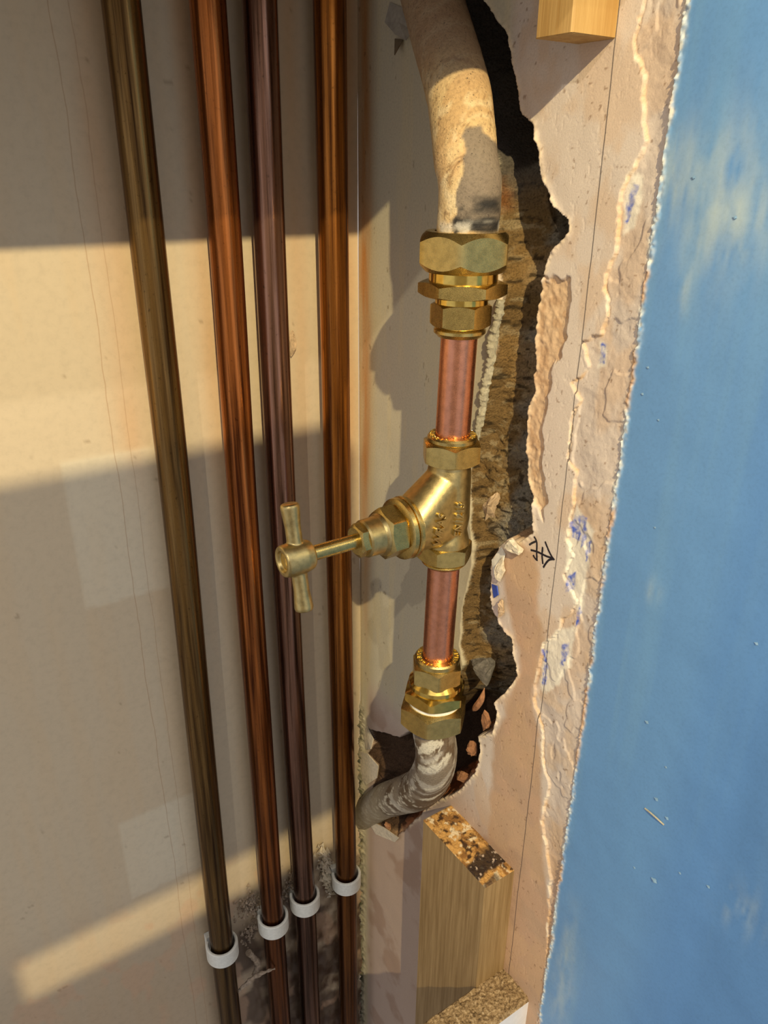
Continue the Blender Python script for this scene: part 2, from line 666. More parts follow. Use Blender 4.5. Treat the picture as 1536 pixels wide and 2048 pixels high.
colr = blend(colr, (A > 108) * ss(fbm(A, Zg * 0.6, 16, 236, 4), 0.0, 0.14) * (1 - blue) * 0.4, srgb(200, 166, 128))
colr = blend(colr, (A > 108) * ss(fbm(A, Zg, 2.0, 237, 3), 0.27, 0.33) * 0.6, srgb(120, 88, 60))
colr = blend(colr, sand, tan)
colr = blend(colr, sand * ss(fbm(A, Zg, 4, 238, 3), 0, 0.15) * 0.5, srgb(176, 138, 100))
edge = np.exp(-((rs - 0.3) / 0.6) ** 2) * (A > 110) * (0.6 + fbm(A, Zg, 5, 230) * 2)
colr = blend(colr, edge * 0.75, srgb(214, 176, 128))
edge2 = np.exp(-((rs + 0.4) / 0.6) ** 2) * (A > 110) * ss(fbm(A, Zg, 9, 232), 0.02, 0.12)
colr = blend(colr, edge2 * 0.7, srgb(232, 220, 196))
colr = blend(colr, np.exp(-((sh + 0.8) / 1.0) ** 2) * (A > 60) * np.maximum(ss(tt, 0.4, 0.6), ss(Zg, -120, -100)) * (0.5 + fbm(A, Zg, 4, 234) * 1.5), srgb(226, 206, 172))
WH = [[(1150, 1010), (1190, 1060), (1172, 1150), (1160, 1240), (1148, 1215), (1130, 1150), (1135, 1080), (1143, 1030)],
      [(1085, 1290), (1110, 1262), (1150, 1250), (1140, 1330), (1115, 1370), (1090, 1390), (1075, 1380)],
      [(1262, 340), (1285, 345), (1283, 400), (1262, 455), (1245, 470), (1243, 400)],
      [(1195, 685), (1212, 688), (1208, 735), (1193, 735)]]
for i, w in enumerate(WH):
    d = sdf(onright(w), A + fbm(A, Zg, 3, 240 + i) * 3, Zg + fbm(A, Zg, 3, 250 + i) * 3)
    colr = blend(colr, ss(d, -1.0, 1.2) * 0.85, white)
INK = [[(1150, 1030), (1162, 1035), (1158, 1085), (1140, 1078), (1138, 1050)], [(1163, 1028), (1175, 1035), (1168, 1090), (1160, 1100)],
       [(1135, 1150), (1150, 1145), (1146, 1180), (1130, 1185)], [(1084, 1300), (1093, 1302), (1088, 1375), (1080, 1372)],
       [(1122, 1290), (1138, 1285), (1136, 1318), (1120, 1335)], [(1262, 370), (1275, 372), (1260, 430), (1245, 455), (1248, 400)],
       [(1197, 688), (1210, 690), (1206, 730), (1195, 728)], [(1150, 1225), (1160, 1215), (1156, 1250), (1150, 1255)],
       [(1170, 1085), (1182, 1080), (1176, 1120), (1170, 1125)]]
for i, w in enumerate(INK):
    d = sdf(onright(w), A + fbm(A, Zg, 2, 260 + i) * 2, Zg + fbm(A, Zg, 2, 270 + i) * 2)
    colr = blend(colr, ss(d, -0.4, 0.6) * (0.55 + fbm(A, Zg, 1.3, 280) * 1.8), blueink)
# blue paint
st = fbm(A, Zg * 0.04, 7, 300, 4)
bcol = blend(np.ones(A.shape + (3,)) * bluec, ss(st, -0.05, 0.2) * 0.35, srgb(112, 156, 190))
bcol = blend(bcol, ss(A, 222, 250) * 0.45, srgb(74, 122, 184))
for (px, py, rx, rz, am) in ((1355, 345, 7, 12, .45), (1440, 370, 10, 14, .35), (1480, 450, 9, 10, .4), (1455, 400, 16, 22, .25), (1370, 575, 3, 10, .25),
                             (1308, 1180, 3.2, 5.5, .2), (1480, 1815, 9, 10, .15), (1130, 1950, 6, 40, .35), (1100, 1850, 3, 30, .5)):
    p = RW(px, py)
    g = np.exp(-((A + p[1]) / rx) ** 2 - ((Zg - p[2]) / rz) ** 2)
    bcol = blend(bcol, g * (am * 1.0 + fbm(A, Zg * 0.25, 3, 310) * 1.1), srgb(176, 192, 190))
colr = blend(colr, blue, bcol)
colr = blend(colr, crumb * (0.75 + fbm(A, Zg, 1.6, 320, 2) * 1.8), srgb(214, 216, 206))
colr = blend(colr, crumb * ss(fbm(A, Zg, 18, 322, 2), 0.08, 0.2) * 0.9, srgb(190, 150, 110))
colr = blend(colr, foot * (0.8 + fbm(A, Zg, 3, 324) * 2), srgb(128, 122, 98))
colr = blend(colr, foot * ss(fbm(A, Zg, 4, 326, 3), 0.08, 0.2), srgb(70, 72, 52))
# the chase itself
mc = blend(np.ones(A.shape + (3,)) * mort, ss(tt + fbm(A, Zg, 14, 330) * 0.7, 0.22, 0.5) * ss(-Zg, -120, 0), mgrey)
mc = blend(mc, ss(fbm(A, Zg, 3.2, 340, 4, 0.6), 0.06, 0.2) * 0.6, srgb(168, 152, 118))
mc = blend(mc, ss(fbm(A, Zg, 20, 342, 3), 0.02, 0.16) * ss(Zg, -270, -240) * 0.5, srgb(150, 118, 70))
mc = blend(mc, ss(fbm(A, Zg, 2.2, 350, 3), 0.12, 0.22) * 0.8, srgb(52, 42, 28))
mc = blend(mc, ss(-Zg, 270, 300), srgb(84, 64, 48))
mc = blend(mc, ss(Zg, -22, 4), srgb(92, 86, 78))  # upper void darkened: its deep shade is put into the mortar colour
rl = onright([(992, 350), (997, 380), (998, 420), (993, 430), (988, 400)])
mc = blend(mc, ss(sdf(rl, A, Zg + fbm(A, Zg, 5, 345) * 4), -1, 2) * 0.7, srgb(140, 82, 36))
cut = np.exp(-((sh - 1.0) / 1.6) ** 2) * ss(tt, 0.35, 0.6)
mc = blend(mc, cut * 0.75, srgb(196, 160, 122))
brick = rimw * ss(A, 44, 60) * (1 - ss(sh + fbm(A, Zg, 6, 362) * 6, 8, 11))
mc = blend(mc, brick * (0.7 + fbm(A, Zg, 4, 360) * 2), srgb(176, 108, 66))
colr = blend(colr, ss(sh, 0.15, 0.7), mc)

nA, nZ = A.shape
idx = np.arange(nA * nZ).reshape(nA, nZ)
quad = np.stack([idx[:-1, :-1], idx[1:, :-1], idx[1:, 1:], idx[:-1, 1:]], -1).reshape(-1, 4)
fa = (A[:-1, :-1] + 0.3).reshape(-1)
fsh = sh[:-1, :-1].reshape(-1)
fbl = (A - BL)[:-1, :-1].reshape(-1)
fz = Zg[:-1, :-1].reshape(-1)
in_chase = fsh > 0.3
in_blue = (~in_chase) & (fbl > 0.2)
lim_cream = np.where(fz < -300, 8.0, 108.0)
in_cream = (~in_chase) & (~in_blue) & (fa < lim_cream)
in_plaster = ~(in_chase | in_blue | in_cream)
flatcols = colr.reshape(-1, 3)


def pencil(nt, v, c):
    sx = nd(nt, 'ShaderNodeSeparateXYZ')
    nt.links.new(v, sx.inputs[0])
    n = noise(nt, v, 0.02, 2)
    m1 = nd(nt, 'ShaderNodeMath', operation='ADD')
    nt.links.new(sx.outputs['Y'], m1.inputs[0])
    m1.inputs[1].default_value = 158.9
    m2 = nd(nt, 'ShaderNodeMath', operation='SUBTRACT')
    nt.links.new(n, m2.inputs[0])
    m2.inputs[1].default_value = 0.5
    m3 = nd(nt, 'ShaderNodeMath', operation='MULTIPLY_ADD')
    nt.links.new(m2.outputs[0], m3.inputs[0])
    m3.inputs[1].default_value = 2.5
    nt.links.new(m1.outputs[0], m3.inputs[2])
    m4 = nd(nt, 'ShaderNodeMath', operation='ABSOLUTE')
    nt.links.new(m3.outputs[0], m4.inputs[0])
    m5 = nd(nt, 'ShaderNodeMapRange')
    m5.inputs['From Min'].default_value = 0.12
    m5.inputs['From Max'].default_value = 0.34
    m5.inputs['To Min'].default_value = 0.8
    m5.inputs['To Max'].default_value = 0.0
    nt.links.new(m4.outputs[0], m5.inputs['Value'])
    return mix(nt, m5.outputs[0], c, (0.035, 0.03, 0.035))


M_plaster = mat_attr('plaster_skim', 0.75, 0.32, 0.35, 1.6, 0.3, 0.07, extra=pencil)
M_cream = mat_attr('cream_emulsion', 0.6, 0.25, 0.3, 0.9, 0.35, 0.08)
M_blue = mat_attr('blue_emulsion', 0.42, 0.10, 0.3, 0.8, 0.45, 0.05)
M_chase = mat_attr('rough_mortar', 0.95, 1.0, 1.3, 1.1, 0.15, 0.3)


def submesh(name, mask, mat, parent=None):
    q = quad[mask]
    used = np.unique(q)
    remap = np.full(nA * nZ, -1, np.int64)
    remap[used] = np.arange(len(used))
    return mk(name, VX[used], remap[q], mat, parent, smooth=True, angle=None, cols=flatcols[used])


wall_right = submesh('wall_right', in_plaster, M_plaster)
tag(wall_right, kind='structure', label='right wall of bare pinkish plaster hacked open around the pipework')
tag(submesh('blue_paint', in_blue, M_blue, wall_right), label='blue painted surface of the right wall')
tag(submesh('cream_paint', in_cream, M_cream, wall_right), label='stained cream paint beside the corner')
tag(submesh('chase', in_chase, M_chase, wall_right), label='hacked-out channel of rough brown and grey mortar')

# ------------------------------------------------------------------ SETTING: back wall
ba = np.unique(np.concatenate([np.arange(-420, -260, 4.0), np.arange(-260, 0.01, 1.0), [0.]]))
bz = np.unique(np.concatenate([np.arange(-760, -500, 3.0), np.arange(-500, 121, 1.5)]))
BA, BZ = np.meshgrid(ba, bz, indexing='ij')
brl = fbm(BA, BZ, 70, 400, 3) * 1.2
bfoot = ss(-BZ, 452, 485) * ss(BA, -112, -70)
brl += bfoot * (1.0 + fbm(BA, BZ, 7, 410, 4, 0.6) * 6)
bc = np.ones(BA.shape + (3,)) * srgb(198, 182, 154)
bc = blend(bc, ss(fbm(BA, BZ * 0.08, 9, 420, 4), -0.06, 0.2) * 0.3, srgb(202, 178, 142))
for cx, w, am in ((-128, 9, 0.32), (-86, 5, .35), (-36, 5, .3), (-8, 6, 0.55)):
    bc = blend(bc, np.exp(-((BA - cx) / w) ** 2) * am * (0.7 + fbm(BA, BZ * 0.2, 12, 430)) * ss(BZ, -240, -110) * 1.3, srgb(196, 142, 84))
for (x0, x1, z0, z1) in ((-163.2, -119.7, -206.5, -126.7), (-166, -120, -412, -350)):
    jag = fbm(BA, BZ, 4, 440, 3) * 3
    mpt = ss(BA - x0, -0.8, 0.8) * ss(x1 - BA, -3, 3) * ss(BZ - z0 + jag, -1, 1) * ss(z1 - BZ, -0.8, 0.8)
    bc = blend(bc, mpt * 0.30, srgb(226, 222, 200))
bc = blend(bc, ss(-BZ, 380, 520) * 0.45, srgb(158, 130, 98))  # shade low on the wall, painted in as a darker tone
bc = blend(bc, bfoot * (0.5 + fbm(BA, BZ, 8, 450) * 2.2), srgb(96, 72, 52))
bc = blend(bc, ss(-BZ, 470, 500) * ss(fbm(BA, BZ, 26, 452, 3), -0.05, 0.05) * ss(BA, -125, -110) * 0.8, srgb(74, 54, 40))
bc = blend(bc, ss(-BZ, 400, 450) * ss(fbm(BA * 1.5, BZ, 20, 454, 3), 0.1, 0.2) * 0.5, srgb(196, 160, 128))
bc = blend(bc, ss(fbm(BA, BZ * 0.8, 5, 460, 3), 0.34, 0.38) * 0.4, srgb(120, 96, 70))


def streaks(nt, v, c):
    sx = nd(nt, 'ShaderNodeSeparateXYZ')
    nt.links.new(v, sx.inputs[0])
    n = noise(nt, v, 0.015, 4, 0.6)
    for x0, amp, wd_, dk in ((138.2, 6, 0.22, 0.4), (130.5, 5, 0.2, 0.32), (55.5, 4, 0.18, 0.25)):
        a1 = nd(nt, 'ShaderNodeMath', operation='ADD')
        nt.links.new(sx.outputs['X'], a1.inputs[0])
        a1.inputs[1].default_value = x0 - amp * 0.5 if x0 > 100 else x0 - amp * 0.5
        a3 = nd(nt, 'ShaderNodeMath', operation='MULTIPLY_ADD')
        nt.links.new(n, a3.inputs[0])
        a3.inputs[1].default_value = amp
        nt.links.new(a1.outputs[0], a3.inputs[2])
        a4 = nd(nt, 'ShaderNodeMath', operation='ABSOLUTE')
        nt.links.new(a3.outputs[0], a4.inputs[0])
        a5 = nd(nt, 'ShaderNodeMapRange')
        a5.inputs['From Min'].default_value = wd_ * 0.4
        a5.inputs['From Max'].default_value = wd_ * 1.6
        a5.inputs['To Min'].default_value = dk
        a5.inputs['To Max'].default_value = 0
        nt.links.new(a4.outputs[0], a5.inputs['Value'])
        c = mix(nt, a5.outputs[0], c, (0.30, 0.15, 0.06))
    return c


M_back = mat_attr('old_cream_paint', 0.55, 0.12, 0.3, 0.25, 0.35, 0.05, extra=streaks)
nb, nbz = BA.shape
ib = np.arange(nb * nbz).reshape(nb, nbz)
bq = np.stack([ib[:-1, :-1], ib[:-1, 1:], ib[1:, 1:], ib[1:, :-1]], -1).reshape(-1, 4)[:, ::-1]
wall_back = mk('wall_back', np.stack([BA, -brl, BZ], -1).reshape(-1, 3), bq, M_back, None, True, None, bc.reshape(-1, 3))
tag(wall_back, kind='structure', label='cream painted back wall behind the four copper pipes')

# ------------------------------------------------------------------ worktop above; boards in front added to block lamp light (outside the frame)
M_board = mat_simple('unseen_board', (0.55, 0.5, 0.42), 0.6)
tag(mk('trim_1', *box(-420, -1, -208, -2, 90, 118), M_board, None, False), kind='structure', label='underside of the worktop above the pipes')
blockers = [box(-700, -322, -418, -402, -700, 60), box(-322, -176, -418, -402, 7, 150), box(-322, -299, -418, -402, -27, 7), box(-322, -176, -418, -402, -420, -27), box(-520, -455, -418, -402, 90, 202), box(-470, -455, -418, -402, -420, 90)]
tag(mk('light_blockers', *join(blockers), M_board, None, False), kind='structure', label='unseen boards added to shade the back wall')

# ------------------------------------------------------------------ PIPES on the back wall
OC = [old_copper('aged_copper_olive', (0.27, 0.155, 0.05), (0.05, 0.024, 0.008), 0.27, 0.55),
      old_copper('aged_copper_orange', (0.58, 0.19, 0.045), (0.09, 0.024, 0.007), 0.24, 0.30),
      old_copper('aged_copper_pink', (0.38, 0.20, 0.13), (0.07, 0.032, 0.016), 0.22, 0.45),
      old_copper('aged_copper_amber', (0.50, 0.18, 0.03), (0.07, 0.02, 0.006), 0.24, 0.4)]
PX = [[(241.5, 0), (297, 500), (353, 1001), (403, 1500), (445, 1900)],
      [(415, 0), (452, 500), (485, 1001), (522, 1500), (547, 1850)],
      [(519, 0), (540, 500), (564, 1001), (588, 1450), (610, 1805)],
      [(659, 0), (667, 500), (675.5, 1001), (685, 1450), (693, 1770)]]
PL = ['leftmost olive-brown copper pipe on the back wall', 'bright orange copper pipe, second from the left',
      'pinkish-brown copper pipe behind the tap handle, third from the left', 'amber copper pipe nearest the wall corner']
for i, pts in enumerate(PX):
    P = [BW(q[0], q[1], 12.5) for q in pts]
    top = P[0] + (P[0] - P[1]) * ((90 - P[0][2]) / (P[0][2] - P[1][2]))
    bot = P[-1] + np.array([0, 0, -1]) * (P[-1][2] + 745)
    path = smooth_path([top] + P + [(P[-1] + bot) / 2, bot], 60)
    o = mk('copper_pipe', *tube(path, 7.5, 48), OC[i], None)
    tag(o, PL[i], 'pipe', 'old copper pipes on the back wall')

# clips: a white C band standing off a small foot screwed to the wall
M_clip = mat_simple('white_plastic', (0.74, 0.74, 0.66), 0.45, 0, 0.08, 0.6, 0.15, 0.3)


def clip_mesh(c, zc, rot=0.0, h=12.0, ri=8.6, ro=10.6):
    V, f = [], []
    a0, a1, n = math.radians(-35), math.radians(215), 40
    prof = [(ri, -h / 2 + .5), (ri + .5, -h / 2), (ro - .6, -h / 2), (ro, -h / 2 + .6), (ro, h / 2 - .6), (ro - .6, h / 2), (ri + .5, h / 2), (ri, h / 2 - .5)]
    for j in range(n + 1):
        q = a0 + (a1 - a0) * j / n + rot
        for (r, z) in prof:
            V.append((c[0] - r * math.cos(q), c[1] - r * math.sin(q), zc + z))
    m = len(prof)
    for j in range(n):
        for i in range(m):
            k = (i + 1) % m
            f.append((j * m + i, j * m + k, (j + 1) * m + k, (j + 1) * m + i))
    f.append(tuple(range(m))[::-1])
    f.append(tuple(n * m + i for i in range(m)))
    return np.array(V), f


CL = [(450, 1925, 'largest-looking white pipe clip, leftmost and lowest in the photo'), (547, 1872, 'white pipe clip around the orange second pipe'),
      (610, 1828, 'white pipe clip half hidden in dust around the third pipe'), (691, 1787, 'white pipe clip nearest the wall corner')]
for i, (px, py, lb) in enumerate(CL):
    p = BW(px, py, 23)
    c = BW(PX[i][-1][0], PX[i][-1][1], 12.5)
    t = empty('pipe_clip', (c[0], -2, p[2] - 6), lb, 'pipe clip', 'white pipe clips on the back wall')
    mk('clip_band', *clip_mesh((c[0], -12.5), p[2]), M_clip, t)
    mk('clip_base', *join([box(c[0] - 7.5, c[0] + 7.5, -4.6, -0.2, p[2] - 6, p[2] + 6)]), M_clip, t, False)

# ------------------------------------------------------------------ VALVE PIPEWORK on the right wall
O = 24.0
B_cast = brass_mat('cast_brass', (0.60, 0.46, 0.19), 0.36, 1.0, 0.4, 0.62)
B_nut = brass_mat('nut_brass', (0.62, 0.46, 0.16), 0.27, 1.0, 0.2, 0.7)
B_poly = brass_mat('polished_brass', (0.80, 0.55, 0.13), 0.14, 1.0, 0.05, 0.7)
B_cu = brass_mat('new_copper', (0.78, 0.34, 0.20), 0.30, 1.0, 0.12, 0.75)
M_tape = mat_simple('jointing_compound', (0.8, 0.78, 0.68), 0.5)


def axy(z):
    return np.array([-O, -115.0 + (z + 84) / (-201. + 84) * 3.5, z])


def zf(px, py, r=0.0):
    return RW(px, py, O + 0.634 * r)[2]


UP = np.array([0, 0, 1.])
CAMD = np.array([-0.634, -0.773, 0])


def cdir(deg):
    q = math.radians(deg)
    return np.array([CAMD[0] * math.cos(q) - CAMD[1] * math.sin(q), CAMD[0] * math.sin(q) + CAMD[1] * math.cos(q), 0])


def nut_between(name, za, zb, af, bore, deg, mat, parent, ch0=1.0, ch1=1.0, k=0.577, off=(0, 0)):
    """za = top, zb = bottom; deg = where a corner points, measured from the camera side"""
    p = axy(zb) + np.array([off[0], off[1], 0])
    return mk(name, *nut(p, UP, za - zb, af, bore, 0, ch0, ch1, k, refdir=cdir(deg)), mat, parent, True, 22)


def ring(name, za, zb, r, bore, mat, parent, ch=0.8, off=(0, 0)):
    p = axy(zb) + np.array([off[0], off[1], 0])
    h = za - zb
    prof = [(0, bore), (0, r - ch), (ch, r), (h - ch, r), (h, r - ch), (h, bore), (0, bore)]
    return mk(name, *lathe(p, UP, prof, 64), mat, parent, True, 30)


# ---- upper coupling (lead to copper)
zt = zf(930, 470, 16)
t = empty('compression_coupling', axy(-95) + np.array([0, 0, 12]), 'large brass coupling joining the upper lead pipe to the new copper pipe', 'coupling')
z1, z2 = zf(930, 468, 15.5), zf(930, 553, 15.5)
z3, z4 = zf(925, 573, 15), zf(925, 603, 15)
z5, z6, z7 = zf(920, 613, 11), zf(920, 663, 11), zf(918, 681, 9.5)
nut_between('large_nut', z1, z2, 33.2, 12.0, -4, B_nut, t, 2.2, 2.2, 1.0)
ring('polished_neck', z2 + 1, z3 - 1, 13.6, 9, B_poly, t)
nut_between('hexagon_body', z3, z4, 31.0, 8, 30, B_nut, t, 0.1, 0.3, 0.4)
ring('lower_neck', z4 + 1, z5 - 1, 10.6, 7.6, B_poly, t)
nut_between('small_nut', z5, z6, 21.6, 7.6, 26, B_nut, t, 0.5, 0.8)
ring('nut_collar', z6 + .5, z7, 10.6, 7.6, B_nut, t, 1.6)
zc_top = z7

# ---- tap
nzt, nzb = zf(903, 897, 11.5), zf(900, 941, 11.5)
czt = zf(905, 884, 10.5)
bzt, bzb = zf(893, 1107, 11.5), zf(892, 1142, 11.5)
bcol_ = zf(892, 1151, 10.5)
zc = RW(895, 1035, O)[2] + 1.0
tap = empty('stop_tap', axy(bcol_), 'brass stop tap with crutch handle joined between two copper pipes', 'stop tap')
# top nut + collar with raised lettering
nut_between('top_nut', nzt, nzb, 23.4, 7.6, 8, B_nut, tap, 1.0, 1.4)
tc = ring('nut_collar', czt, nzt - .5, 10.8, 7.7, B_nut, tap, 0.9)
nut_between('bottom_nut', bzt, bzb, 22.6, 7.6, -14, B_nut, tap, 1.3, 0.6)
ring('nut_collar', bzb + .5, bcol_, 10.6, 7.6, B_nut, tap, 1.5)

# cast body: fused volumes, remeshed to one skin
a0 = axy(zc)
XB = a0[1]


def sphere(c, r, n=24):
    prof = [(-r * math.cos(math.pi * i / n), max(1e-7, r * math.sin(math.pi * i / n))) for i in range(n + 1)]
    return lathe(c, UP, prof, 32)


def hull_obj(pts):
    import bmesh
    bm = bmesh.new()
    for p in pts:
        bm.verts.new(Vector(p * S))
    bmesh.ops.convex_hull(bm, input=bm.verts)
    me = bpy.data.meshes.new('h')
    bm.to_mesh(me)
    bm.free()
    v = np.array([tuple(q.co) for q in me.vertices]) / S
    f = [tuple(p.vertices) for p in me.polygons]
    bpy.data.meshes.remove(me)
    return v, f


OFL = 47.0    # where the bonnet flange sits, distance off the wall
fl_r = 11.9
disc = [np.array([-OFL, XB + fl_r * math.cos(q), zc + fl_r * math.sin(q)]) for q in np.linspace(0, 2 * math.pi, 48, endpoint=False)]
s1 = sphere(np.array([-O - 1, XB, nzb - 8.5]), 9.2)[0]
s2 = sphere(np.array([-O - 1, XB, zc - 4]), 9.4)[0]
neck_t = lathe(axy(zc), UP, [(0, 0.01), (0, 10.2), (nzb - zc - 5, 9.8), (nzb - zc + 1, 8.8), (nzb - zc + 1.5, 0.01)], 48)
neck_b = lathe(axy(zc), UP, [(bzt - zc - 1.5, 0.01), (bzt - zc - 1.0, 10.6), (bzt - zc + 2.5, 10.4), (bzt - zc + 7, 9.3), (0, 10.2), (0.1, 0.01)], 48)
bv, bf = join([hull_obj(disc + list(s1) + list(s2)), neck_t, neck_b])
tmp = mk('body_tmp', bv, bf, B_cast, tap)
rm = tmp.modifiers.new('r', 'REMESH')
rm.mode = 'VOXEL'
rm.voxel_size = 0.00045
sm = tmp.modifiers.new('s', 'SMOOTH')
sm.factor = 0.5
sm.iterations = 9
dg = bpy.context.evaluated_depsgraph_get()
me = bpy.data.meshes.new_from_object(tmp.evaluated_get(dg))
me.name = 'body'
me.polygons.foreach_set('use_smooth', [True] * len(me.polygons))
me.materials.clear()
me.materials.append(B_cast)
body = bpy.data.objects.new('body', me)
col.objects.link(body)
body.parent = tap
ORG[body.name] = ORG[tap.name]
bpy.data.objects.remove(tmp, do_unlink=True)
tag(body, label='cast brass Y-shaped tap body with raised lettering')


def text_mesh(txt, size, depth):
    cu = bpy.data.curves.new('t', 'FONT')
    cu.body = txt
    cu.size = size
    cu.extrude = depth
    cu.bevel_depth = depth * 0.5
    cu.align_x = 'CENTER'
    cu.align_y = 'CENTER'
    o = bpy.data.objects.new('t', cu)
    col.objects.link(o)
    d = bpy.context.evaluated_depsgraph_get()
    m = bpy.data.meshes.new_from_object(o.evaluated_get(d))
    v = np.array([tuple(q.co) for q in m.vertices])
    f = [tuple(p.vertices) for p in m.polygons]
    bpy.data.objects.remove(o, do_unlink=True)
    bpy.data.meshes.remove(m)
    return v, f


from mathutils.bvhtree import BVHTree
bvh = BVHTree.FromPolygons([tuple(v.co) for v in me.vertices], [tuple(p.vertices) for p in me.polygons])
orgt = ORG[tap.name]


def project_text(name, txt, size, px, py, deg, depth=0.5, bold=1.0):
    """raised letters: laid flat in front of the casting and pressed onto its surface"""
    v, f = text_mesh(txt, size, 0.25)
    d = ray(px, py)
    d = d / np.linalg.norm(d)
    q = math.radians(deg)
    # letter plane faces the side that shows; direction of pressing
    nrm = -d
    uu = _r * math.cos(q) + _u * math.sin(q)
    uu = uu - d * (uu @ d)
    uu /= np.linalg.norm(uu)
    vv = np.cross(nrm, uu)
    hit = bvh.ray_cast(Vector((C - orgt) * S), Vector(d))
    if hit[0] is None:
        return None
    c = np.array(hit[0]) / S + orgt
    out = []
    for a in v:
        p = c + uu * a[0] * bold + vv * a[1] - d * 20
        h = bvh.ray_cast(Vector((p - orgt) * S), Vector(d), 0.05)
        if h[0] is None:
            s_ = c + uu * a[0] + vv * a[1] + d * 2
            n_ = -d
        else:
            s_ = np.array(h[0]) / S + orgt
            n_ = np.array(h[1])
            n_ = -n_ if n_ @ d > 0 else n_
        out.append(s_ + n_ * (a[2] + 0.25) * (depth / 0.25))
    return mk(name, out, f, B_cast, body, False)


project_text('lettering', 'MING', 5.0, 838, 1073, 82)
project_text('lettering', 'WRAS', 5.0, 878, 1058, 80)
project_text('lettering', 'EN1213', 4.6, 917, 1038, 84)

# bonnet along -x
DX = np.array([-1., 0, 0])


def bx_(o):
    return np.array([-o, XB, zc])


bon = mk('bonnet_flange', *lathe(bx_(OFL - 1), DX, [(0, 4), (0, 13.4), (.5, 14.0), (1.9, 14.0), (2.4, 13.5), (2.5, 12.6), (2.9, 13.2), (3.4, 13.8), (5.2, 13.6), (6.0, 12.2), (6.0, 4)], 72), B_nut, tap, True, 30)
mk('bonnet_hexagon', *nut(bx_(OFL + 5), DX, 8.5, 20.4, 4, math.radians(12), 0.2, 1.2, refdir=UP), B_nut, tap, True, 22)
mk('bonnet_barrel', *lathe(bx_(OFL + 12), DX, [(0, 3), (0, 9.6), (2.2, 9.2), (3.2, 8.4), (9.6, 8.2), (10.4, 7.5), (10.4, 3)], 56), B_cast, tap, True, 30)
mk('gland_nut', *nut(bx_(OFL + 21.5), DX, 4.6, 13.2, 3.2, math.radians(20), 0.4, 1.2, refdir=UP), B_nut, tap, True, 22)
mk('spindle', *lathe(bx_(OFL + 18), DX, [(0, 0.01), (0, 3.2), (32, 3.2), (32, 0.01)], 32), B_poly if False else B_nut, tap, True, 30)
hd = RW(600, 1115, 101.0)
HO = 94.0
ht = RW(583, 1008, HO + 6.5)
hbm = RW(613, 1222, HO + 6.5)
hc = np.array([-(HO + 6.5), XB, zc])
dirh = ht - hbm
dirh[0] = 0
L = np.linalg.norm(dirh)
dirh /= L
hub = lathe(np.array([-HO, XB, zc]), DX, [(0, 0.01), (0, 5.4), (.8, 6.2), (4, 6.9), (9, 6.9), (12.4, 6.7), (13.4, 6.2), (13.4, 4.5), (11.8, 4.2), (11.8, 0.01)], 40)
arm_u = lathe(hc, dirh, [(0, 3.2), (6, 3.3), (L * .30, 3.3), (L * 0.47, 4.0), (L * .495, 3.7), (L * .505, 2.6), (L * .508, 0.01)], 32)
arm_d = lathe(hc, -dirh, [(0, 3.2), (6, 3.3), (L * .30, 3.3), (L * 0.47, 4.0), (L * .495, 3.7), (L * .505, 2.6), (L * .508, 0.01)], 32)
hv, hf = join([hub, arm_u, arm_d])
tmp = mk('h_tmp', hv, hf, B_cast, tap)
rm = tmp.modifiers.new('r', 'REMESH')
rm.mode = 'VOXEL'
rm.voxel_size = 0.0004
sm = tmp.modifiers.new('s', 'SMOOTH')
sm.factor = 0.5
sm.iterations = 4
dg = bpy.context.evaluated_depsgraph_get()
me2 = bpy.data.meshes.new_from_object(tmp.evaluated_get(dg))
me2.polygons.foreach_set('use_smooth', [True] * len(me2.polygons))
me2.materials.clear()
me2.materials.append(B_cast)
hnd = bpy.data.objects.new('crutch_handle', me2)
me2.name = 'crutch_handle'
col.objects.link(hnd)
hnd.parent = tap
ORG[hnd.name] = ORG[tap.name]
bpy.data.objects.remove(tmp, do_unlink=True)
mk('screw_head', *lathe(np.array([-(HO + 11.5), XB, zc]), DX, [(0, 0.01), (0, 3.8), (.6, 3.6), (1.0, 2.4), (0.7, 1.0), (0.7, 0.01)], 24), B_poly, hnd, True, 30)

# ---- new copper pipes
o = mk('copper_pipe', *tube([axy(zc_top + 3), axy((zc_top + nzb) / 2), axy(nzb)], 7.5, 64), B_cu, None)
tag(o, 'short new copper pipe between the upper coupling and the tap', 'pipe', 'new copper pipes on the tap')
lz0 = zf(880, 1322, 7.5)
o = mk('copper_pipe', *tube([axy(bzt), axy((bzb + lz0) / 2), axy(lz0 - 6)], 7.5, 64), B_cu, None)
tag(o, 'short new copper pipe below the tap, above the lower coupling', 'pipe', 'new copper pipes on the tap')

# ---- lower coupling
y0, y1, y2 = zf(878, 1339, 10.6), zf(878, 1352, 10.6), zf(876, 1390, 11.5)
y3, y4 = zf(873, 1412, 15), zf(870, 1432, 15)
y5, y6 = zf(868, 1440, 15.5), zf(865, 1482, 15.5)
t = empty('compression_coupling', axy(y6), 'brass coupling joining the lower copper pipe to the bent lead pipe', 'coupling')
cr = ring('nut_collar', y0, y1, 11.2, 7.7, B_nut, t, 0.8)
nut_between('small_nut', y1 + .3, y2, 23.0, 7.7, 6, B_nut, t, 0.6, 1.6)
ring('polished_neck', y2 + 2, y3 - 1, 13.6, 9, B_poly, t, 2.6)
nut_between('hexagon_body', y3 + 1.0, y4, 28.5, 8, -6, B_poly, t, .4, 2.8)
ring('jointing_tape', y4 + 1, y5 - 1.5, 13.3, 9, M_tape, t)
nut_between('large_nut', y5, y6, 31.0, 11.0, -8, B_nut, t, 2.0, 2.6)


